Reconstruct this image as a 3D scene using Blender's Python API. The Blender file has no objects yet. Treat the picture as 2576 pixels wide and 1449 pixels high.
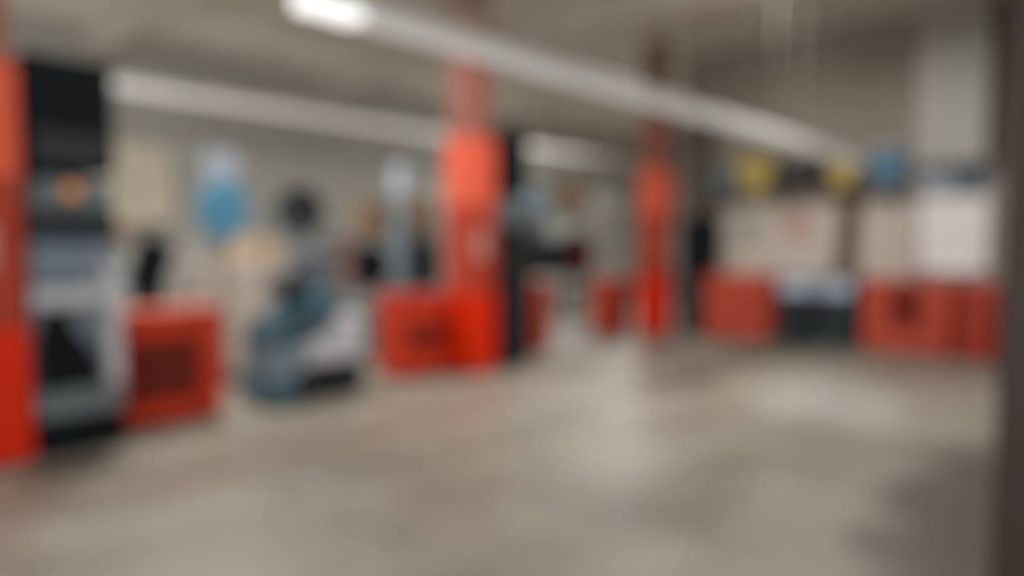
import bpy, bmesh, math, random
from mathutils import Vector, Matrix, Euler
random.seed(4)
R = math.radians
S = bpy.context.scene
C = S.collection

# ---------------------------------------------------------------- camera
# room axes: x runs along the row of red columns, y runs left towards the far wall
cd = bpy.data.cameras.new('camera')
cam = bpy.data.objects.new('camera', cd)
C.objects.link(cam)
cam.location = (0, 0, 1.6)
cam.rotation_euler = (R(90 - 3.62), 0, R(41.3 - 90))
cd.sensor_width = 36
cd.lens = 1800 / 2576 * 36
cd.clip_start = 0.02
cd.clip_end = 200
# the photograph is far out of focus: the lens is set to a hand's breadth in front of it
cd.dof.use_dof = True
cd.dof.focus_distance = 0.30
cd.dof.aperture_fstop = 1.70
S.camera = cam

# ---------------------------------------------------------------- world and exposure
w = bpy.data.worlds.new('daylight')
S.world = w
w.use_nodes = True
bg = w.node_tree.nodes['Background']
bg.inputs[0].default_value = (0.93, 0.97, 1.0, 1)
bg.inputs[1].default_value = 0.78
S.view_settings.view_transform = 'Standard'
S.view_settings.look = 'None'
S.view_settings.gamma = 1
S.view_settings.exposure = 0.0
S.view_settings.use_curve_mapping = False


def area(name, loc, sx, sy, power, col=(1, 0.98, 0.94), rot=(0, 0, 0)):
    l = bpy.data.lights.new(name, 'AREA')
    l.shape = 'RECTANGLE'
    l.size, l.size_y, l.energy, l.color = sx, sy, power, col
    o = bpy.data.objects.new(name, l)
    o.location = loc
    o.rotation_euler = rot
    C.objects.link(o)


# added ceiling lamps, kept out of view, to brighten the hall and the bay
FILL_LAMPS = [(0.0, 3.0, 25), (4.9, 3.9, 80), (7.9, 2.7, 175), (0.0, 5.4, 30), (3.6, 7.8, 170), (0.5, 9.4, 130), (14.7, 9.0, 270)]
for (x, y, p) in FILL_LAMPS:
    area('fill_lamp_light', (x, y, 4.72), 0.9, 0.3, p)


# daylight entering by the open roller door behind the camera
area('roller_door_daylight', (-4.9, -1.6, 1.7), 3.0, 2.6, 170, (0.96, 0.98, 1.0), (0, R(-90), 0))

# ---------------------------------------------------------------- materials
def mat(name, col, rough=0.5, metal=0.0, var=0.12, scale=6.0, emit=None, es=1.0, bump=0.0, spec=0.5):
    m = bpy.data.materials.new(name)
    m.use_nodes = True
    nt = m.node_tree
    b = nt.nodes['Principled BSDF']
    b.inputs['Roughness'].default_value = rough
    b.inputs['Metallic'].default_value = metal
    b.inputs['Specular IOR Level'].default_value = spec
    tc = nt.nodes.new('ShaderNodeTexCoord')
    n = nt.nodes.new('ShaderNodeTexNoise')
    n.inputs['Scale'].default_value = scale
    n.inputs['Detail'].default_value = 4
    nt.links.new(tc.outputs['Object'], n.inputs['Vector'])
    r = nt.nodes.new('ShaderNodeValToRGB')
    r.color_ramp.elements[0].position = 0.3
    r.color_ramp.elements[1].position = 0.7
    r.color_ramp.elements[0].color = [c * (1 - var) for c in col] + [1]
    r.color_ramp.elements[1].color = [min(1, c * (1 + var)) for c in col] + [1]
    nt.links.new(n.outputs['Fac'], r.inputs[0])
    nt.links.new(r.outputs[0], b.inputs['Base Color'])
    if bump:
        bp = nt.nodes.new('ShaderNodeBump')
        bp.inputs['Strength'].default_value = bump
        nt.links.new(n.outputs['Fac'], bp.inputs['Height'])
        nt.links.new(bp.outputs[0], b.inputs['Normal'])
    if emit:
        b.inputs['Emission Color'].default_value = (*emit, 1)
        b.inputs['Emission Strength'].default_value = es
    return m


HIGHLIGHT, PINK_SHADE, CAST_SHADE = (0.47, 0.45, 0.43), (0.20, 0.145, 0.112), (0.05, 0.045, 0.035)  # floor reflections, pinkish shade and cast shadows put into the colour
PATCHES = [(9.4, 8.0, 2.6, 1.6, 40, HIGHLIGHT, 1.0), (7.6, 2.3, 1.5, 0.8, 20, HIGHLIGHT, 0.55), (5.4, 3.9, 1.4, 0.7, 60, HIGHLIGHT, 0.15),
           (4.5, 4.9, 1.2, 0.7, 0, PINK_SHADE, 0.5), (2.9, 4.9, 1.2, 0.6, 0, PINK_SHADE, 0.45), (1.7, 5.1, 1.0, 0.7, 0, PINK_SHADE, 0.45),
           (5.1, 0.78, 2.1, 0.55, 5, CAST_SHADE, 0.8), (1.7, 5.65, 0.6, 0.3, 0, CAST_SHADE, 0.75)]


def floor_mat():
    m = bpy.data.materials.new('worn_concrete_floor')
    m.use_nodes = True
    nt = m.node_tree
    L = nt.links
    b = nt.nodes['Principled BSDF']
    tc = nt.nodes.new('ShaderNodeTexCoord')
    big = nt.nodes.new('ShaderNodeTexNoise')
    big.inputs['Scale'].default_value = 0.75
    big.inputs['Detail'].default_value = 3
    L.new(tc.outputs['Object'], big.inputs['Vector'])
    r = nt.nodes.new('ShaderNodeValToRGB')
    e = r.color_ramp.elements
    e[0].position, e[0].color = 0.34, (0.20, 0.172, 0.14, 1)
    e[1].position, e[1].color = 0.66, (0.31, 0.29, 0.24, 1)
    k = r.color_ramp.elements.new(0.5)
    k.color = (0.26, 0.235, 0.188, 1)
    L.new(big.outputs['Fac'], r.inputs[0])
    # scuffs and pale wear patches
    sm = nt.nodes.new('ShaderNodeTexNoise')
    sm.inputs['Scale'].default_value = 3.5
    sm.inputs['Detail'].default_value = 6
    L.new(tc.outputs['Object'], sm.inputs['Vector'])
    r2 = nt.nodes.new('ShaderNodeValToRGB')
    r2.color_ramp.elements[0].position, r2.color_ramp.elements[0].color = 0.35, (0.92, 0.92, 0.94, 1)
    r2.color_ramp.elements[1].position, r2.color_ramp.elements[1].color = 0.65, (1.06, 1.05, 1.06, 1)
    L.new(sm.outputs['Fac'], r2.inputs[0])
    mx = nt.nodes.new('ShaderNodeMix')
    mx.data_type = 'RGBA'
    mx.blend_type = 'MULTIPLY'
    mx.inputs[0].default_value = 1
    L.new(r.outputs[0], mx.inputs[6])
    L.new(r2.outputs[0], mx.inputs[7])
    # painted highlights, pinkish tint with the row's shade, wall and machine shadows; ragged outlines
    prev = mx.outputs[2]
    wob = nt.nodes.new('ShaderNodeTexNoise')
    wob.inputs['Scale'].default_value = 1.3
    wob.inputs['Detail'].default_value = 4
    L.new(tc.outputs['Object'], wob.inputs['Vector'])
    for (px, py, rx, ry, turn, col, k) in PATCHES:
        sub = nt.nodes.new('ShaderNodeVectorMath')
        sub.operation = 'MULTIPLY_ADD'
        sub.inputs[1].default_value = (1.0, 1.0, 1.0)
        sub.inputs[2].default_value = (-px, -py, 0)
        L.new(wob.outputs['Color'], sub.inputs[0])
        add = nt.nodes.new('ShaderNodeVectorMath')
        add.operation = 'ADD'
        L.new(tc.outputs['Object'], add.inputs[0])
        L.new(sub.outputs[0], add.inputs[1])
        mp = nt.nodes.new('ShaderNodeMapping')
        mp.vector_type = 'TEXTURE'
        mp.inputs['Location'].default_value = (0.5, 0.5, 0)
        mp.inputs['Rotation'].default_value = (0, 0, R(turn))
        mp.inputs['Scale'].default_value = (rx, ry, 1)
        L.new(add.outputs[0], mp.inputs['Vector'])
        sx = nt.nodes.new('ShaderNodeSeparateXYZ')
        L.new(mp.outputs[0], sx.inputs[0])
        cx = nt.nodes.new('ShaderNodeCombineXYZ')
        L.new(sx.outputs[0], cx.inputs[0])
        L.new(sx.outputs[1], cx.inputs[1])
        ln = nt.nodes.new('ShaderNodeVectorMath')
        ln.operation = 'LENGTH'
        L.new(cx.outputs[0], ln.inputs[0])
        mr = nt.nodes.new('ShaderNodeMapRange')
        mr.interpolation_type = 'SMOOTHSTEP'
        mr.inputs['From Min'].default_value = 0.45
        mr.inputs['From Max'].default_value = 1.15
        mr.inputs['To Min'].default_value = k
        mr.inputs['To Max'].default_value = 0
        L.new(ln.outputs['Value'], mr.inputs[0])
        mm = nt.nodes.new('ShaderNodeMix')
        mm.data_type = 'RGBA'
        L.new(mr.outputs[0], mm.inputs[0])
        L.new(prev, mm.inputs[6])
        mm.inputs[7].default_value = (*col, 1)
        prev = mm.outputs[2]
    # slab joints
    br = nt.nodes.new('ShaderNodeTexBrick')
    br.offset = 0
    br.inputs['Scale'].default_value = 1
    br.inputs['Brick Width'].default_value = 2.4
    br.inputs['Row Height'].default_value = 2.4
    br.inputs['Mortar Size'].default_value = 0.008
    br.inputs['Color1'].default_value = br.inputs['Color2'].default_value = (1, 1, 1, 1)
    br.inputs['Mortar'].default_value = (0.5, 0.48, 0.45, 1)
    L.new(tc.outputs['Object'], br.inputs['Vector'])
    m2 = nt.nodes.new('ShaderNodeMix')
    m2.data_type = 'RGBA'
    m2.blend_type = 'MULTIPLY'
    m2.inputs[0].default_value = 1
    L.new(prev, m2.inputs[6])
    L.new(br.outputs['Color'], m2.inputs[7])
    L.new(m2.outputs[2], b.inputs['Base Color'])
    rr = nt.nodes.new('ShaderNodeMapRange')
    rr.inputs['To Min'].default_value = 0.34
    rr.inputs['To Max'].default_value = 0.6
    L.new(sm.outputs['Fac'], rr.inputs[0])
    L.new(rr.outputs[0], b.inputs['Roughness'])
    return m


M = dict(
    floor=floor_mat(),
    ceiling=mat('ceiling_sheet', (0.76, 0.72, 0.655), 0.8, var=0.10, scale=0.6),
    steel_beam=mat('ceiling_beam', (0.68, 0.62, 0.55), 0.7, var=0.1, scale=1.2),
    wall=mat('grey_wall', (0.52, 0.53, 0.50), 0.8, var=0.06, scale=0.8),
    wall_beige=mat('beige_wall', (0.34, 0.29, 0.24), 0.8, var=0.08, scale=0.9),
    board=mat('pale_panel', (0.62, 0.55, 0.48), 0.6, var=0.05, scale=1),
    dark_wall=mat('dark_brown_paint', (0.045, 0.026, 0.019), 0.6, var=0.1, scale=2),
    red=mat('red_paint', (0.74, 0.026, 0.002), 0.38, var=0.05, scale=3, spec=0.25),
    red_cab=mat('cabinet_red', (0.52, 0.038, 0.014), 0.4, var=0.06, scale=3, spec=0.25),
    red_faded=mat('sun_faded_cabinet_red', (0.60, 0.085, 0.045), 0.5, var=0.05, scale=3, spec=0.25),
    red_pale=mat('faded_red_paint', (0.55, 0.12, 0.08), 0.5, var=0.05, scale=3, spec=0.25),
    red_deep=mat('deep_red_paint', (0.16, 0.011, 0.004), 0.45, var=0.08, scale=4, spec=0.25),
    red_mid=mat('brick_red_paint', (0.42, 0.050, 0.026), 0.5, var=0.08, scale=4, spec=0.25),
    salmon=mat('salmon_red', (0.76, 0.12, 0.06), 0.45, var=0.04, scale=3, spec=0.25),
    dusty_red=mat('dusty_red_paint', (0.30, 0.095, 0.065), 0.6, var=0.08, scale=3),
    dusty_brown=mat('brown_primer', (0.27, 0.17, 0.135), 0.7, var=0.08, scale=3),
    black=mat('black_plastic', (0.004, 0.007, 0.010), 0.6, spec=0.15, var=0.15, scale=5),
    rubber=mat('black_rubber', (0.018, 0.019, 0.020), 0.75, var=0.2, scale=20, bump=0.1, spec=0.2),
    charcoal=mat('charcoal_metal', (0.030, 0.036, 0.040), 0.55, spec=0.25, var=0.1, scale=5),
    teal_dark=mat('dark_teal_paint', (0.042, 0.085, 0.115), 0.5, var=0.1, scale=5, spec=0.25),
    teal=mat('teal_panel', (0.055, 0.13, 0.18), 0.5, var=0.1, scale=5),
    slate=mat('slate_blue_paint', (0.17, 0.22, 0.26), 0.5, var=0.08, scale=4),
    slate_pale=mat('cool_grey_enamel', (0.24, 0.28, 0.32), 0.4, var=0.05, scale=4),
    silver=mat('silver_paint', (0.52, 0.52, 0.55), 0.4, var=0.05, scale=4),
    lilac=mat('pale_blue_grey_paint', (0.55, 0.62, 0.76), 0.4, var=0.05, scale=4),
    grey=mat('grey_enamel', (0.15, 0.18, 0.19), 0.45, var=0.06, scale=4),
    chrome=mat('brushed_steel', (0.6, 0.6, 0.6), 0.3, metal=0.9, var=0.05, scale=8),
    blue=mat('bright_blue_enamel', (0.10, 0.36, 0.56), 0.4, var=0.05, scale=4),
    blue_pale=mat('pale_blue_enamel', (0.50, 0.58, 0.70), 0.5, var=0.05, scale=4),
    blue_deep=mat('deep_blue_plastic', (0.045, 0.16, 0.26), 0.4, var=0.06, scale=4),
    yellow=mat('mustard_plastic', (0.50, 0.38, 0.09), 0.5, var=0.08, scale=4),
    pink=mat('dusty_pink_paper', (0.52, 0.32, 0.28), 0.7, var=0.06, scale=4),
    sage=mat('sage_paper', (0.40, 0.41, 0.34), 0.7, var=0.06, scale=4),
    white=mat('white_enamel', (0.86, 0.87, 0.84), 0.35, var=0.02, scale=3),
    card=mat('cardboard', (0.52, 0.41, 0.29), 0.85, var=0.08, scale=5),
    card_pale=mat('pale_cardboard', (0.58, 0.51, 0.46), 0.85, var=0.06, scale=5),
    card_dark=mat('brown_cardboard', (0.30, 0.19, 0.12), 0.85, var=0.08, scale=5),
    wood=mat('brown_wood', (0.22, 0.14, 0.09), 0.6, var=0.15, scale=7),
    cream=mat('cream_enamel', (0.62, 0.55, 0.44), 0.5, var=0.05, scale=4),
    orange=mat('orange_lamp_lens', (0.7, 0.25, 0.05), 0.3, var=0.05, scale=4, emit=(1, 0.35, 0.06), es=0.25),
    tube=mat('lamp_tube', (0.40, 0.40, 0.37), 0.4, var=0.0, emit=(1.0, 0.99, 0.94), es=0.34),
    tube_near=mat('bright_lamp_tube', (0.9, 0.9, 0.9), 0.4, var=0.0, emit=(1.0, 1.0, 0.98), es=1.1),
    tube_far=mat('far_lamp_tube', (0.9, 0.9, 0.9), 0.4, var=0.0, emit=(1.0, 0.93, 0.88), es=0.42),
    drab=mat('drab_brown_grey_paint', (0.11, 0.097, 0.08), 0.7, var=0.08, scale=3),
    ceiling_fill=mat('ceiling_fill_strip', (0.9, 0.9, 0.9), 0.4, var=0.0, emit=(1.0, 0.95, 0.88), es=1.7),  # glow added to brighten the ceiling above the far lamps
    pallet=mat('pale_wood', (0.45, 0.34, 0.22), 0.8, var=0.15, scale=8),
    duct=mat('galvanised_duct', (0.42, 0.41, 0.385), 0.6, metal=0.0, var=0.05, scale=3),
)


# ---------------------------------------------------------------- mesh helpers
class MB:
    def __init__(s):
        s.bm = bmesh.new()

    def box(s, x0, x1, y0, y1, z0, z1, rot=None, piv=None, bev=0.0):
        r = bmesh.ops.create_cube(s.bm, size=1)
        vs = r['verts']
        m = Matrix.Translation(((x0 + x1) / 2, (y0 + y1) / 2, (z0 + z1) / 2)) @ Matrix.Diagonal((abs(x1 - x0), abs(y1 - y0), abs(z1 - z0), 1))
        bmesh.ops.transform(s.bm, matrix=m, verts=vs)
        if bev:
            es = list({e for v in vs for e in v.link_edges})
            g = bmesh.ops.bevel(s.bm, geom=es, offset=bev, segments=2, affect='EDGES', profile=0.5)
            vs = list({v for f in g['faces'] for v in f.verts} | {v for v in vs if v.is_valid})
        if rot is not None:
            p = Vector(piv if piv else ((x0 + x1) / 2, (y0 + y1) / 2, (z0 + z1) / 2))
            m = Matrix.Translation(p) @ Euler(rot).to_matrix().to_4x4() @ Matrix.Translation(-p)
            bmesh.ops.transform(s.bm, matrix=m, verts=vs)
        return s

    def tube(s, a, b, r, seg=16, r2=None):
        a, b = Vector(a), Vector(b)
        d = b - a
        q = d.to_track_quat('Z', 'Y').to_matrix().to_4x4()
        bmesh.ops.create_cone(s.bm, cap_ends=True, segments=seg, radius1=r, radius2=r if r2 is None else r2, depth=d.length,
                              matrix=Matrix.Translation((a + b) / 2) @ q)
        return s

    def lathe(s, prof, seg=32, mat4=None, close=False):
        """prof: list of (radius, height); revolved about z, then moved by mat4"""
        rings = []
        m = mat4 or Matrix()
        for (r, z) in prof:
            rings.append([s.bm.verts.new(m @ Vector((r * math.cos(2 * math.pi * i / seg), r * math.sin(2 * math.pi * i / seg), z))) for i in range(seg)])
        n = len(rings)
        for k in range(n if close else n - 1):
            a, b = rings[k], rings[(k + 1) % n]
            for i in range(seg):
                s.bm.faces.new((a[i], a[(i + 1) % seg], b[(i + 1) % seg], b[i]))
        if not close:
            s.bm.faces.new(rings[0][::-1])
            s.bm.faces.new(rings[-1])
        return s

    def prism(s, pts, y0, y1):
        """outline in x,z extruded along y"""
        a = [s.bm.verts.new((x, y0, z)) for x, z in pts]
        b = [s.bm.verts.new((x, y1, z)) for x, z in pts]
        n = len(pts)
        s.bm.faces.new(a)
        s.bm.faces.new(b[::-1])
        for i in range(n):
            s.bm.faces.new((a[i], b[i], b[(i + 1) % n], a[(i + 1) % n]))
        return s

    def path(s, pts, r, seg=10):
        for a, b in zip(pts, pts[1:]):
            s.tube(a, b, r, seg)
        return s

    def build(s, name, m, parent=None, smooth=False, loc=None, soft=0.0):
        bmesh.ops.recalc_face_normals(s.bm, faces=s.bm.faces)
        me = bpy.data.meshes.new(name)
        s.bm.to_mesh(me)
        s.bm.free()
        me.materials.append(m)
        o = bpy.data.objects.new(name, me)
        C.objects.link(o)
        if parent:
            o.parent = parent
        if loc:
            o.location = loc
        if soft:
            bv = o.modifiers.new('rounding', 'BEVEL')
            bv.width, bv.segments, bv.limit_method, bv.angle_limit = soft, 4, 'ANGLE', R(20)
        if smooth:
            for p in me.polygons:
                p.use_smooth = len(p.vertices) <= 4
        return o


def box(name, m, parent, *d, bev=0.006, **k):
    return MB().box(*d, bev=bev, **k).build(name, m, parent)


def thing(name, label, cat, loc=(0, 0, 0), rz=0, group=None):
    o = bpy.data.objects.new(name, None)
    o.empty_display_size = 0.1
    C.objects.link(o)
    o.location = loc
    o.rotation_euler = (0, 0, rz)
    o['label'] = label
    o['category'] = cat
    if group:
        o['group'] = group
    return o


def tag(o, label, cat, group=None, kind=None):
    o['label'] = label
    o['category'] = cat
    if group:
        o['group'] = group
    if kind:
        o['kind'] = kind
    return o


def struct(name, m, *d, bev=0.0, **k):
    o = MB().box(*d, bev=bev, **k).build(name, m)
    o['kind'] = 'structure'
    return o


def dup(root, label, loc, rz=None, group=None):
    def cp(o, parent):
        c = o.copy()
        C.objects.link(c)
        c.parent = parent
        for ch in [q for q in kids.get(o.name, [])]:
            cp(ch, c)
        return c
    kids = {}
    for q in list(bpy.data.objects):
        if q.parent:
            kids.setdefault(q.parent.name, []).append(q)
    c = cp(root, None)
    c.location = loc
    if rz is not None:
        c.rotation_euler = (0, 0, rz)
    c['label'] = label
    if group:
        c['group'] = group
    return c


# ---------------------------------------------------------------- room shell
H = 5.0
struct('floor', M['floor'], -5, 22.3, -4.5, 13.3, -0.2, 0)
struct('ceiling', M['ceiling'], -5, 22.3, -4.5, 13.3, H, H + 0.2)
struct('wall_left', M['wall'], -5, 22.2, 13.0, 13.2, 0, H)
struct('wall_far', M['wall'], 22.0, 22.2, 6.4, 13.0, 0, H)
struct('wall_return', M['wall_beige'], 12.1, 22.0, 6.2, 6.4, 0, H)
struct('wall_back', M['wall_beige'], 12.1, 12.3, -4.4, 6.2, 0, H)
struct('wall_right', M['dark_wall'], 3.46, 3.75, -4.4, 0.42, 0, H)
struct('wall_light_block', M['dark_wall'], 3.75, 12.1, 0.06, 0.30, 0, H)  # unseen wall added to block light and darken the floor at right
for i, x in enumerate((4.3, 8.7, 13.1, 17.5)):
    struct('trim_%d' % (i + 1), M['steel_beam'], x - 0.10, x + 0.10, -4.4 if x < 12 else 6.4, 13.0, H - 0.34, H)
struct('door_1', M['charcoal'], -5.1, -4.95, -3.3, -3.1, 0, 3.2)
struct('door_2', M['charcoal'], -5.1, -4.95, -0.1, 0.1, 0, 3.2)
struct('trim_5', M['charcoal'], -5.1, -4.95, -3.3, 0.1, 3.2, 3.5)
struct('baseboard_left', M['charcoal'], -5, 22, 12.97, 13.0, 0, 0.12)
struct('baseboard_back', M['charcoal'], 12.07, 12.1, -4.4, 6.2, 0, 0.12)

# ---------------------------------------------------------------- added ceiling lamps out of view, housings for the fill lights
proto_lamp = None
for i, (x, y, p) in enumerate(FILL_LAMPS):
    place = ['over the near end of the hall', 'over the open floor in front of the columns', 'nearest the back wall', 'close to the leftmost column',
             'behind the left columns', 'in the left corner by the far wall', 'deep in the far bay'][i]
    if proto_lamp is None:
        t = thing('fill_lamp', 'added unseen ceiling lamp ' + place, 'lamp', (x, y, H), group='added unseen lamps under the ceiling')
        box('lamp_housing', M['white'], t, -0.5, 0.5, -0.18, 0.18, -0.24, 0)
        proto_lamp = t
    else:
        dup(proto_lamp, 'added unseen ceiling lamp ' + place, (x, y, H), group='added unseen lamps under the ceiling')


# ---------------------------------------------------------------- suspended lamp lines
def lamp_line(y, z, x0, x1, n, mt, wid, label_f, group, up=None, lit=99):
    step = (x1 - x0) / n
    for i in range(n):
        t = thing('linear_lamp', label_f(i, n), 'lamp', (x0 + i * step, y, z), group=group)
        box('housing', M['white'], t, 0, step - 0.01, -wid / 2, wid / 2, 0.02, 0.09)
        MB().box(0.02, step - 0.03, -wid * 0.42, wid * 0.42, -0.035, 0.02, bev=0.012).build('diffuser', mt if i < lit else M['cream'], t)
        if up and i < lit:
            MB().box(0.05, step - 0.06, -wid * 0.4, wid * 0.4, 0.088, 0.10).build('ceiling_fill', up, t)  # unseen glowing strip added on top to light the ceiling
        for q in (0.25, 0.75):
            MB().tube((step * q, 0, 0.09), (step * q, 0, H - z), 0.002, 6).build('suspension_wire', M['steel_beam'], t)


ordn = ['first', 'second', 'third', 'fourth', 'fifth', 'sixth', 'seventh', 'eighth']
lamp_line(3.2, 2.80, 2.42, 11.62, 6, M['tube'], 0.13,
          lambda i, n: 'suspended linear lamp, %s from the near end of the bright diagonal line' % ordn[i], 'near line of suspended linear lamps')
lamp_line(3.2, 2.80, 2.02, 2.42, 1, M['tube_near'], 0.16,
          lambda i, n: 'short bright white lamp head at the near end of the bright diagonal line', None)
lamp_line(11.5, 3.9, 3.0, 21.0, 8, M['tube_far'], 0.20,
          lambda i, n: 'suspended linear lamp behind the columns, %s from the left in the dim far line' % ordn[i], 'far line of suspended linear lamps', up=M['ceiling_fill'], lit=5)


# ---------------------------------------------------------------- red columns
def column(x, y, label, sign=True):
    t = thing('steel_column', label, 'column', (x, y, 0), group='red columns in the row')
    a = 0.22
    box('base_plate', M['charcoal'], t, -0.27, 0.27, -0.27, 0.27, 0, 0.03)
    box('lower_cladding', M['red'], t, -a - 0.012, a + 0.012, -a - 0.012, a + 0.012, 0.03, 0.98, bev=0.012)
    box('middle_cladding', M['red_mid'], t, -a, a, -a, a, 0.98, 2.05)
    box('upper_cladding', M['salmon'], t, -a - 0.006, a + 0.006, -a - 0.006, a + 0.006, 2.05, 2.86, bev=0.01)  # upper band in a lighter salmon red
    box('shaft', M['dusty_red'], t, -0.19, 0.19, -0.19, 0.19, 2.86, 3.75)
    box('top_shaft', M['dusty_brown'], t, -0.18, 0.18, -0.18, 0.18, 3.75, H)
    box('notice', M['pink'], t, -0.13, 0.05, -a - 0.012, -a, 1.42, 1.72, bev=0.002)
    for sx in (-1, 1):
        for sy in (-1, 1):
            MB().tube((sx * 0.25, sy * 0.25, 0.03), (sx * 0.25, sy * 0.25, 0.05), 0.014, 6).build('bolt', M['chrome'], t)
    return t


column(1.32, 6.22, 'red square column at the left edge of the picture, beside the grey machine')
column(6.32, 6.24, 'tall red square column in the middle, with a black cabinet against its right side')
column(11.13, 6.42, 'red square column farthest along the row, at the end of the back wall')

# ---------------------------------------------------------------- machine beside the left column
t = thing('service_machine', 'tall silver grey service machine with a black wheel opening beside the leftmost red column', 'machine', (1.58, 6.0, 0))
box('plinth', M['black'], t, 0, 0.60, 0.0, 0.62, 0, 0.30)
box('lower_panel', M['grey'], t, 0.0, 0.60, 0.0, 0.62, 0.30, 0.50)
box('body', M['slate_pale'], t, 0.0, 0.60, 0.06, 0.62, 0.50, 1.62, bev=0.02)
box('side_cheek', M['silver'], t, 0.49, 0.60, -0.02, 0.06, 0.50, 1.42, bev=0.02)
box('top_shelf', M['silver'], t, 0.0, 0.50, -0.03, 0.06, 1.12, 1.26, bev=0.02)
box('slanted_panel', M['slate'], t, 0.02, 0.34, -0.01, 0.06, 1.30, 1.58, bev=0.015)
MB().prism([(0.02, 0.52), (0.44, 0.52), (0.44, 0.66), (0.36, 0.84), (0.28, 0.94), (0.22, 1.08), (0.12, 1.12), (0.06, 1.04), (0.02, 0.86)], -0.02, 0.06).build('wheel_opening', M['black'], t, soft=0.018)
box('control_shelf', M['charcoal'], t, 0.0, 0.60, 0.02, 0.60, 1.62, 1.84)
box('control_panel', M['grey'], t, 0.04, 0.56, -0.02, 0.10, 1.84, 2.06)
for i in range(5):
    MB().tube((0.12 + i * 0.09, -0.02, 1.89), (0.12 + i * 0.09, -0.035, 1.89), 0.014, 12).build('button', M['charcoal'], t)
MB().tube((0.27, -0.02, 1.98), (0.27, -0.07, 1.98), 0.05, 20).build('warning_light', M['orange'], t)
box('rear_mast', M['charcoal'], t, 0.10, 0.50, 0.40, 0.60, 1.84, 2.12)
t = thing('overhead_cabinet', 'large black overhead box standing on top of the silver grey machine', 'cabinet', (1.58, 6.0, 2.12), group='black overhead boxes beside the columns')
box('housing', M['black'], t, 0, 0.60, 0, 0.55, 0, 0.85, bev=0.015)
box('front_panel', M['charcoal'], t, 0.05, 0.55, -0.008, 0.0, 0.05, 0.30, bev=0.003)
box('door', M['black'], t, 0.04, 0.56, -0.012, 0.0, 0.33, 0.81, bev=0.004)

# ---------------------------------------------------------------- black cabinets beside the middle and far columns
t = thing('power_cabinet', 'narrow tall black cabinet against the right side of the middle red column', 'cabinet', (6.60, 6.0, 0), group='narrow black cabinets beside the columns')
box('plinth', M['charcoal'], t, 0.02, 0.60, 0.03, 0.45, 0, 0.10)
box('body', M['black'], t, 0, 0.62, 0, 0.47, 0.10, 1.80, bev=0.012)
box('door', M['rubber'], t, 0.03, 0.59, -0.015, 0, 0.14, 1.74, bev=0.004)
MB().tube((0.07, -0.04, 0.9), (0.07, -0.04, 1.1), 0.01, 8).build('handle', M['charcoal'], t)
box('mast', M['grey'], t, 0.05, 0.30, 0.20, 0.40, 1.80, 2.22)
t = thing('overhead_cabinet', 'black overhead box high beside the middle red column', 'cabinet', (6.60, 6.0, 2.22), group='black overhead boxes beside the columns')
box('housing', M['black'], t, 0, 0.56, 0, 0.5, 0, 0.80, bev=0.015)
box('door', M['black'], t, 0.03, 0.53, -0.012, 0.0, 0.06, 0.76, bev=0.004)
t = thing('power_cabinet', 'narrow black cabinet in the corner behind the farthest red column', 'cabinet', (11.46, 5.72, 0), group='narrow black cabinets beside the columns')
box('plinth', M['charcoal'], t, 0.02, 0.32, 0.03, 0.45, 0, 0.10)
box('body', M['charcoal'], t, 0, 0.34, 0, 0.45, 0.10, 1.0, bev=0.012)
box('upper_body', M['black'], t, 0, 0.56, -0.10, 0.40, 1.0, 2.05, bev=0.012)
box('mast', M['drab'], t, 0.02, 0.42, 0.0, 0.4, 2.05, 3.7)


# ---------------------------------------------------------------- tool cabinets; local x = width, front faces -y
def castors(t, w, d, r=0.055):
    for sx in (0.08, w - 0.08):
        for sy in (0.08, d - 0.08):
            MB().tube((sx - 0.02, sy, r), (sx + 0.02, sy, r), r, 18).box(sx - 0.03, sx + 0.03, sy - 0.03, sy + 0.03, r * 1.5, 0.13).build('castor', M['rubber'], t)


def cabinet(label, loc, rz, w, d, h, body, drawers, top, group='tool cabinets in the workshop', n=5, band=(0.0, 1.0), side=0.04, floor_z=0.05, cat='cabinet', topz=0.04):
    t = thing('tool_cabinet', label, cat, loc, rz, group)
    box('body', body, t, 0, w, 0, d, floor_z, h - topz, bev=0.012)
    box('plinth', M['rubber'], t, 0.03, w - 0.03, 0.04, d - 0.03, 0, floor_z)
    box('worktop', top, t, -0.01, w + 0.01, -0.015, d, h - topz, h, bev=0.008)
    z0, z1 = 0.14, h - topz - 0.04
    z0, z1 = z0 + band[0] * (z1 - z0), z0 + band[1] * (z1 - z0)
    st = (z1 - z0) / n
    for i in range(n):
        dr = box('drawer', drawers, t, side, w - side if side < 0.2 else w - 0.04, -0.014, 0.0, z0 + i * st + 0.006, z0 + (i + 1) * st - 0.006, bev=0.004)
        MB().box(side + 0.05, w - side - 0.05 if side < 0.2 else w - 0.09, -0.028, -0.014, z0 + (i + 1) * st - 0.03, z0 + (i + 1) * st - 0.018).build('handle', M['charcoal'], dr)
    return t


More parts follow.
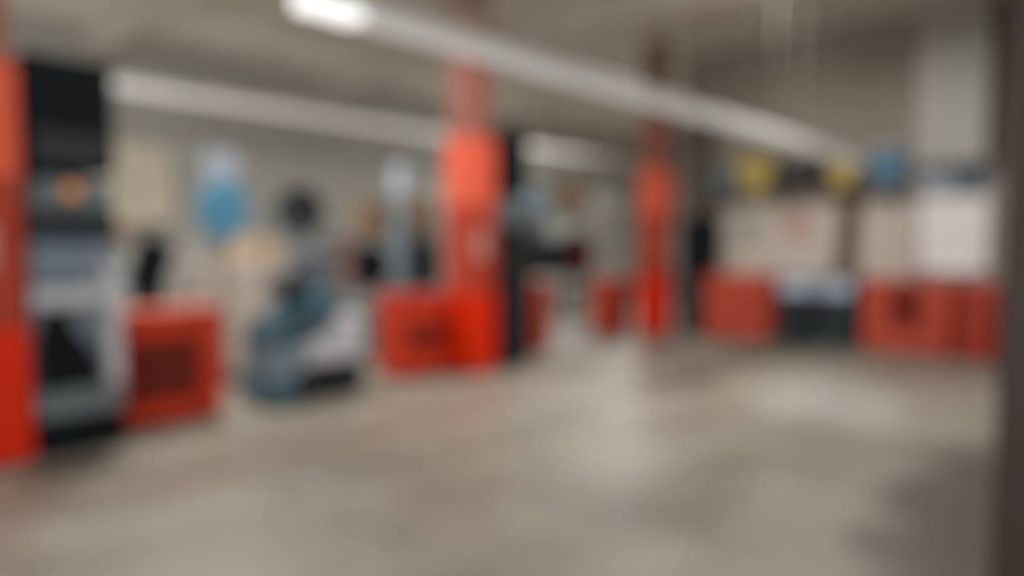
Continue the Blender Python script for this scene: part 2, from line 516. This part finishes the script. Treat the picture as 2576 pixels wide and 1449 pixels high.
# row between the columns
t = cabinet('red tool cabinet with dark red drawers between the grey machine and the wheeled cart', (2.27, 6.30, 0), 0, 0.86, 0.55, 1.02,
            M['red_cab'], M['red_deep'], M['red_pale'], band=(0.13, 0.80), side=0.06, n=4, topz=0.05)
box('side_strip', M['red_cab'], t, 0.66, 0.85, -0.03, -0.014, 0.14, 0.95, bev=0.003)
cabinet('red tool cabinet standing against the left side of the middle column', (5.34, 6.34, 0), 0, 0.66, 0.5, 1.0,
        M['red_cab'], M['red_deep'], M['red_cab'], band=(0.30, 0.62), side=0.05, n=2)
cabinet('narrow red tool cabinet just right of the black cabinet by the middle column', (7.82, 6.5, 0), 0, 0.45, 0.5, 1.03,
        M['red_mid'], M['red_mid'], M['red_mid'], n=4)
cabinet('deep red tool cabinet against the left side of the farthest column', (10.28, 6.72, 0), 0, 0.56, 0.5, 1.0,
        M['red_mid'], M['red_deep'], M['red_mid'], n=5, side=0.05, band=(0, 0.9))
# along the back wall: fronts face -x, local x runs towards -y
rb = R(-90)
cabinet('pale red tool cabinet, leftmost of those along the back wall', (11.38, 5.60, 0), rb, 1.10, 0.6, 1.07,
        M['red_faded'], M['red_faded'], M['red_pale'], n=5)
t = cabinet('dark blue cabinet with pale grey top between the red cabinets at the back wall', (11.38, 4.30, 0), rb, 1.06, 0.6, 1.02,
            M['teal_dark'], M['charcoal'], M['lilac'], n=3, band=(0, 0.75), side=0.05)
box('splash_panel', M['lilac'], t, -0.01, 1.07, -0.02, 0.0, 0.80, 1.02, bev=0.006)
t = cabinet('wide red tool cabinet with dark centre, right of the dark blue cabinet', (11.38, 3.08, 0), rb, 1.12, 0.6, 1.04,
            M['red_faded'], M['red_faded'], M['red_faded'], n=4)
box('centre_door', M['red_deep'], t, 0.36, 0.80, -0.035, -0.014, 0.42, 0.98, bev=0.004)
cabinet('narrow red tool cabinet, rightmost along the back wall below the white board', (11.38, 1.86, 0), rb, 0.44, 0.6, 1.02,
        M['red_cab'], M['red_mid'], M['red_cab'], n=5)


# ---------------------------------------------------------------- tyres
def tyre_profile(R0, r0, wd):
    h = wd / 2
    return [(r0, -h * 0.8), (r0 + 0.03, -h), (R0 - 0.05, -h), (R0 - 0.01, -h * 0.75), (R0, -h * 0.4), (R0, h * 0.4), (R0 - 0.01, h * 0.75), (R0 - 0.05, h),
            (r0 + 0.03, h), (r0, h * 0.8)]


def wheel(name, parent, loc, R0, r0, wd, rim, m4=None):
    m = Matrix.Translation(loc) @ (m4 if m4 is not None else Matrix.Rotation(R(90), 4, 'X'))
    o = MB().lathe(tyre_profile(R0, r0, wd), 36, m, close=True).build(name, M['rubber'], parent, smooth=True)
    MB().lathe([(r0 * 0.98, -wd * 0.3), (r0 * 0.98, -wd * 0.2), (r0 * 0.3, -wd * 0.08), (r0 * 0.3, wd * 0.08), (r0 * 0.98, wd * 0.2), (r0 * 0.98, wd * 0.3)], 28, m).build('rim', rim, o)
    return o


# ---------------------------------------------------------------- wheeled cart between the red cabinets
t = thing('service_cart', 'wheeled service cart with slanted dark teal cover, silver body and two black wheels', 'cart', (3.55, 6.15, 0))
box('chassis', M['charcoal'], t, 0.02, 1.10, 0.08, 0.60, 0.14, 0.24)
box('front_bumper', M['teal'], t, -0.02, 0.26, 0.0, 0.60, 0.05, 0.30, bev=0.03)
MB().prism([(x * 0.87, z * 0.97) for x, z in [(0.0, 0.28), (0.34, 0.28), (0.50, 0.56), (0.46, 0.62), (0.02, 0.60)]], 0.0, 0.6).build('side_panel', M['slate'], t, soft=0.035)
MB().prism([(x * 0.87, z * 0.97) for x, z in [(0.40, 0.38), (1.24, 0.38), (1.30, 0.56), (1.26, 0.88), (0.98, 0.84), (0.70, 0.62), (0.44, 0.60)]], 0.03, 0.6).build('body', M['silver'], t, soft=0.035)
MB().prism([(x * 0.87, z * 0.97) for x, z in [(0.0, 0.60), (0.44, 0.62), (0.62, 0.80), (0.92, 0.88), (1.02, 1.02), (0.82, 1.18), (0.62, 1.14), (0.34, 0.98), (0.04, 0.80)]], 0.06, 0.56).build('slanted_cover', M['teal_dark'], t, soft=0.035)
MB().prism([(x * 0.87, z * 0.97) for x, z in [(0.42, 0.86), (0.70, 0.88), (0.94, 0.96), (0.96, 1.06), (0.80, 1.16), (0.60, 1.12), (0.44, 0.98)]], 0.02, 0.06).build('seat_panel', M['teal'], t, soft=0.018)
MB().box(0.22, 0.52, 0.10, 0.5, 1.06, 1.26, rot=(0, R(18), 0), bev=0.03).build('head_rest', M['charcoal'], t)
MB().path([(0.62, 0.1, 1.06), (0.75, 0.1, 1.28), (0.92, 0.1, 1.24)], 0.02).build('handle', M['grey'], t)
wheel('wheel', t, (0.43, 0.10, 0.20), 0.20, 0.10, 0.14, M['charcoal'])
wheel('wheel', t, (0.93, 0.10, 0.20), 0.20, 0.10, 0.14, M['charcoal'])
wheel('wheel', t, (0.43, 0.52, 0.20), 0.20, 0.10, 0.14, M['charcoal'])
wheel('wheel', t, (0.93, 0.52, 0.20), 0.20, 0.10, 0.14, M['charcoal'])

# ---------------------------------------------------------------- bay behind the row
# black control stand behind the first red cabinet
t = thing('control_stand', 'black slanted control stand behind the left red cabinet', 'stand', (3.42, 8.5, 0))
box('foot', M['charcoal'], t, -0.25, 0.25, -0.25, 0.25, 0, 0.05)
MB().tube((0, 0, 0.05), (0, 0, 1.1), 0.05).build('pole', M['charcoal'], t)
MB().box(-0.19, 0.19, -0.06, 0.10, 1.02, 1.64, rot=(0, R(18), 0), bev=0.02).build('display_panel', M['black'], t)
MB().box(-0.20, 0.12, -0.04, 0.08, 0.78, 1.10, rot=(0, R(12), 0), bev=0.02).build('lower_case', M['charcoal'], t)
t = thing('toolbox', 'small brown red toolbox on a post behind the left red cabinet', 'toolbox', (3.20, 8.95, 0))
box('post', M['charcoal'], t, -0.03, 0.03, -0.03, 0.03, 0.03, 1.58)
box('foot', M['charcoal'], t, -0.15, 0.15, -0.15, 0.15, 0, 0.03)
box('case', M['dusty_brown'], t, -0.14, 0.16, -0.12, 0.12, 1.58, 1.80)

# cream wall cabinet on stand far left
t = thing('wall_cabinet', 'cream cabinet on the grey wall left of the blue round sign', 'cabinet', (4.15, 12.62, 1.9))
box('body', M['cream'], t, 0, 1.35, 0.0, 0.38, 0, 1.35)
for i in range(2):
    dd = box('door', M['cream'], t, 0.02 + i * 0.66, 0.67 + i * 0.66, -0.02, 0, 0.03, 1.32)
    MB().box(0.60 + i * 0.12, 0.62 + i * 0.12, -0.04, -0.02, 0.5, 0.75).build('handle', M['charcoal'], dd)

# blue round sign on a stand
t = thing('round_sign', 'bright blue round sign on a stand, above the left red cabinet', 'sign', (3.98, 7.87, 0))
MB().tube((0, 0.05, 0.04), (0, 0.05, 2.45), 0.03).build('post', M['wood'], t)
MB().tube((0, 0.05, 0), (0, 0.05, 0.04), 0.26, 28).build('foot', M['charcoal'], t)
MB().lathe([(0.29, -0.015), (0.305, 0), (0.29, 0.015)], 40, Matrix.Translation((0, 0, 1.97)) @ Matrix.Rotation(R(90), 4, 'X') @ Matrix.Diagonal((1, 1.15, 1, 1))).build('disc', M['blue'], t)
box('upper_plate', M['blue_pale'], t, -0.20, 0.20, 0.0, 0.03, 2.34, 2.62)
box('bracket', M['card_dark'], t, -0.09, 0.09, 0.0, 0.05, 1.52, 1.68)
t = thing('small_cabinet', 'slate grey electrical box on a post right of the blue sign', 'box', (4.78, 9.25, 0))
box('post', M['charcoal'], t, -0.03, 0.03, -0.03, 0.03, 0.02, 1.86)
box('foot', M['charcoal'], t, -0.14, 0.14, -0.14, 0.14, 0, 0.02)
box('case', M['slate'], t, -0.13, 0.13, -0.1, 0.1, 1.86, 2.16)


def carton(label, loc, dims, m, rz=0):
    t = thing('cardboard_box', label, 'box', loc, rz, 'cardboard boxes in the bay behind the row')
    a, b, c = dims
    box('carton', m, t, -a / 2, a / 2, -b / 2, b / 2, 0, c)
    MB().box(-a / 2 - 0.001, a / 2 + 0.001, -0.03, 0.03, c - 0.004, c + 0.002).build('tape', M['card'], t)
    return t


# big pale cartons on a pallet
t = thing('pallet', 'pale wooden pallet under the stacked cartons behind the left red cabinet', 'pallet', (4.35, 8.6, 0))
for i in range(5):
    box('deck_board', M['pallet'], t, -0.55, 0.77, -0.4 + i * 0.18, -0.28 + i * 0.18, 0.10, 0.125)
for i in range(3):
    box('runner', M['pallet'], t, -0.55, 0.77, -0.4 + i * 0.36, -0.30 + i * 0.36, 0, 0.10)
carton('large pale carton at the bottom left of the stack on the pallet', (4.14, 8.58, 0.125), (0.62, 0.6, 0.62), M['card_pale'])
carton('large brownish carton at the bottom right of the stack on the pallet', (4.79, 8.60, 0.125), (0.62, 0.6, 0.62), M['card'])
carton('pale pinkish carton in the middle of the stack, left side', (4.16, 8.60, 0.747), (0.60, 0.56, 0.60), M['card_pale'], R(3))
carton('tan carton in the middle of the stack, right side', (4.80, 8.58, 0.747), (0.60, 0.56, 0.60), M['card_pale'], R(-3))
carton('small tan carton, topmost of the stack on the pallet', (4.76, 8.58, 1.35), (0.52, 0.45, 0.34), M['card'])

# shelf rack with tyres
X0, X1 = 5.2, 7.78
t = thing('storage_rack', 'grey metal storage rack behind the cart, loaded with tyres and boxes', 'rack', (0, 0, 0))
for x in (X0, X1):
    for y in (8.35, 8.95):
        box('upright', M['slate'], t, x - 0.025, x + 0.025, y - 0.025, y + 0.025, 0, 2.0)
for z in (0.25, 0.93, 1.68):
    box('shelf', M['slate'], t, X0 - 0.02, X1 + 0.02, 8.33, 8.97, z - 0.04, z)
ry = Matrix.Rotation(R(90), 4, 'X')


def tyre(label, loc, R0, r0, wd, rim, m4=ry, group='tyres in the bay behind the row'):
    t = thing('car_tyre', label, 'tyre', loc, 0, group)
    o = MB().lathe(tyre_profile(R0, r0, wd), 40, m4, close=True).build('tread', M['rubber'], t, smooth=True)
    if rim:
        MB().lathe([(r0 * 0.98, -wd * 0.3), (r0 * 0.98, -wd * 0.2), (r0 * 0.3, -wd * 0.1), (r0 * 0.3, wd * 0.1), (r0 * 0.98, wd * 0.2), (r0 * 0.98, wd * 0.3)], 28, m4).build('rim', rim, t)
    return t


tyre('black tyre standing on the top shelf of the rack, above the cart', (5.46, 8.65, 1.68 + 0.34), 0.34, 0.19, 0.24, M['charcoal'], Matrix.Rotation(R(8), 4, 'Z') @ ry)
tyre('black tyre on the middle shelf of the rack, left of the slate gas cylinder', (6.54, 8.55, 0.93 + 0.33), 0.33, 0.17, 0.24, M['charcoal'], Matrix.Rotation(R(-10), 4, 'Z') @ ry)
t = thing('storage_box', 'slate grey tilted case on the middle shelf behind the teal cover of the cart', 'box', (5.53, 8.6, 0.93))
box('case', M['slate'], t, -0.26, 0.30, -0.22, 0.24, 0, 0.50)
box('lid', M['lilac'], t, -0.28, 0.32, -0.24, 0.26, 0.50, 0.56)
carton('tan pink carton on the middle shelf beside the black tyre', (6.03, 8.6, 0.93), (0.26, 0.36, 0.68), M['pink'])
carton('brown carton on the top shelf right of the upper tyre', (6.60, 8.6, 1.68), (0.42, 0.4, 0.52), M['card_dark'])
carton('brown carton at the right end of the top shelf next to the middle column', (7.56, 8.6, 1.68), (0.34, 0.4, 0.62), M['card_dark'])
carton('wide tan carton on the bottom shelf of the rack', (5.6, 8.65, 0.25), (0.8, 0.45, 0.5), M['card'])
t = thing('storage_box', 'black crate on the middle shelf against the middle column', 'box', (7.52, 8.6, 0.93))
box('case', M['black'], t, -0.20, 0.22, -0.22, 0.22, 0, 0.70)
box('side_label', M['teal'], t, -0.22, -0.20, -0.2, 0.2, 0.1, 0.66)

t = thing('gas_cylinder', 'tall slate blue gas cylinder standing in front of the rack', 'cylinder', (6.78, 8.12, 0))
MB().lathe([(0.14, 0), (0.15, 0.04), (0.15, 1.9), (0.13, 2.05), (0.06, 2.16), (0.04, 2.2)], 28).build('tank', M['slate'], t, smooth=True)
MB().tube((0, 0, 2.2), (0, 0, 2.36), 0.03).tube((-0.07, 0, 2.34), (0.07, 0, 2.34), 0.02).build('valve', M['chrome'], t)
MB().tube((0, 0, 2.30), (0, 0, 2.72), 0.11, 24).build('cap', M['lilac'], t)

# right of the middle column: far clutter
t = thing('machine_bench', 'long charcoal bench with grey upper case deep behind the middle column', 'bench', (10.6, 9.6, 0))
box('cabinet_body', M['charcoal'], t, 0.0, 2.6, 0, 0.6, 0.90, 1.62)
box('worktop', M['grey'], t, -0.1, 2.7, -0.05, 0.65, 1.62, 1.72)
box('upper_case', M['grey'], t, 0.1, 1.6, 0.1, 0.5, 1.72, 2.25)
for sx in (0.05, 2.48):
    for sy in (0.05, 0.5):
        box('leg', M['charcoal'], t, sx, sx + 0.07, sy, sy + 0.07, 0, 0.95)
t = thing('hose_reel', 'dark red drum reel with black hose on a black stand in front of the bench', 'reel', (12.35, 9.0, 0))
MB().path([(-0.3, 0, 0.02), (-0.05, 0, 1.3)], 0.03).path([(0.3, 0, 0.02), (0.05, 0, 1.3)], 0.03).box(-0.4, 0.4, -0.2, 0.2, 0, 0.04).build('frame', M['black'], t)
MB().tube((0, -0.12, 1.35), (0, 0.12, 1.35), 0.33, 36).build('drum', M['red_deep'], t)
MB().lathe(tyre_profile(0.50, 0.31, 0.20), 36, Matrix.Translation((0, 0, 1.35)) @ ry, close=True).build('hose', M['rubber'], t, smooth=True)
t = thing('overhead_cabinet', 'slate blue overhead cupboard on the far left wall beyond the middle column', 'cabinet', (14.55, 12.548, 2.45))
box('body', M['slate'], t, 0, 1.6, 0, 0.45, 0, 0.55)
box('door', M['slate'], t, 0.03, 0.78, -0.02, 0, 0.03, 0.52)
box('door', M['slate'], t, 0.82, 1.57, -0.02, 0, 0.03, 0.52)
t = thing('overhead_cabinet', 'brown overhead cupboard on the far left wall, right of the slate one', 'cabinet', (16.35, 12.548, 2.6))
box('body', M['card_dark'], t, 0, 1.5, 0, 0.45, 0, 0.7)
box('door', M['card_dark'], t, 0.03, 0.73, -0.02, 0, 0.03, 0.67)
box('door', M['card_dark'], t, 0.77, 1.47, -0.02, 0, 0.03, 0.67)
t = thing('notice_board', 'pale notice board on the far left wall, left of the farthest column', 'board', (18.5, 12.93, 2.62))
box('panel', M['white'], t, 0, 1.6, 0, 0.05, 0, 0.6)
box('frame', M['lilac'], t, -0.04, 1.64, 0.02, 0.06, -0.04, 0.64)

# ---------------------------------------------------------------- back wall: panels, shelf, bins, board, duct
t = thing('wall_panelling', 'pale beige pinboard panels on the back wall above the cabinets', 'panelling', (12.1, 5.62, 1.06))
for i, (a, b) in enumerate(((0, 1.95), (2.30, 3.05))):
    box('panel', M['board'], t, -0.03, 0, -b, -a, 0, 1.28, bev=0.003)
box('post', M['wood'], t, -0.10, 0, -2.27, -1.98, 0, 1.24)
def poster(name, label, m, y, z, a, b):
    t = thing(name, label, 'poster', (12.06, y, z), rb, 'posters on the pinboard')
    box('sheet', m, t, -a / 2, a / 2, -0.004, 0.008, -b / 2, b / 2, bev=0.001)
    box('frame', M['card_pale'], t, -a / 2 - 0.02, a / 2 + 0.02, 0.002, 0.009, -b / 2 - 0.02, b / 2 + 0.02, bev=0.001)
poster('poster', 'sage green poster on the left of the beige pinboard', M['sage'], 5.13, 1.82, 0.42, 0.42)
poster('poster', 'dusty pink poster in the middle of the beige pinboard', M['pink'], 4.32, 1.90, 0.48, 0.40)

t = thing('wall_shelf', 'long brown shelf high on the back wall carrying plastic bins', 'shelf', (12.1, 5.7, 2.40))
box('board', M['wood'], t, -0.40, 0, -3.10, 0.0, 0, 0.04)
for y in (-0.3, -1.2, -2.1, -2.9):
    MB().prism([(-0.36, 0), (0, 0), (0, -0.25), (-0.03, -0.25)], y - 0.015, y + 0.015).build('bracket', M['charcoal'], t)


def bin_(label, y, w, h, m, m_in, z=2.44, cat='bin', flare=0.08):
    """open bin; front faces -x, widens to the top"""
    t = thing('storage_bin', label, cat, (11.76, y, z), rb, 'bins on the high shelf')
    MB().prism([(-w / 2 + flare, 0), (w / 2 - flare, 0), (w / 2, h), (-w / 2, h)], 0, 0.28).build('tub', m, t)
    box('rim', m_in, t, -w / 2 - 0.01, w / 2 + 0.01, -0.01, 0.29, h, h + 0.03)
    return t


bin_('slate blue bin at the left end of the high shelf', 5.50, 0.34, 0.34, M['slate'], M['slate'])
bin_('large mustard yellow bin on the high shelf, second from the left', 4.93, 0.66, 0.52, M['yellow'], M['yellow'], flare=0.16)
bin_('charcoal bin on the high shelf between the two yellow bins', 4.20, 0.72, 0.46, M['charcoal'], M['charcoal'], flare=0.05)
bin_('small yellow bin with red lid on the high shelf', 3.53, 0.44, 0.38, M['yellow'], M['red_pale'], flare=0.12)
bin_('deep blue bin at the right end of the high shelf', 2.90, 0.52, 0.52, M['blue_deep'], M['blue_pale'], flare=0.03)

t = thing('white_board', 'bright white board on the back wall at the right', 'board', (12.1, 2.50, 1.20))
box('panel', M['white'], t, -0.05, 0, -0.86, 0, 0, 1.04)
box('frame', M['chrome'], t, -0.045, 0, -0.88, 0.02, -0.02, 1.06)
box('pen_tray', M['chrome'], t, -0.10, -0.045, -0.7, -0.15, -0.01, 0.01)
t = thing('wall_banner', 'slate blue sign panel above the white board', 'sign', (12.1, 2.50, 2.36))
box('panel', M['blue_pale'], t, -0.06, 0, -0.86, 0, 0, 0.28)
box('end_panel', M['teal'], t, -0.075, -0.06, -0.80, -0.45, 0.02, 0.26)
t = thing('air_duct', 'pale grey air duct on the back wall above the white board', 'duct', (12.095, 2.50, 2.72))
box('duct_box', M['duct'], t, -0.45, 0, -0.86, 0, 0.0, 2.27)
for z in (0.3, 1.2):
    box('flange', M['duct'], t, -0.48, 0, -0.89, 0.03, z, z + 0.03)

# ---------------------------------------------------------------- hardware on the near dark wall end
t = thing('wall_switch', 'small black switch box on the dark near wall at the right edge', 'switch', (3.46, 0.30, 1.66))
box('case', M['black'], t, -0.05, 0, -0.06, 0.0, -0.08, 0.08)
box('rocker', M['charcoal'], t, -0.058, -0.05, -0.045, -0.015, -0.03, 0.03)
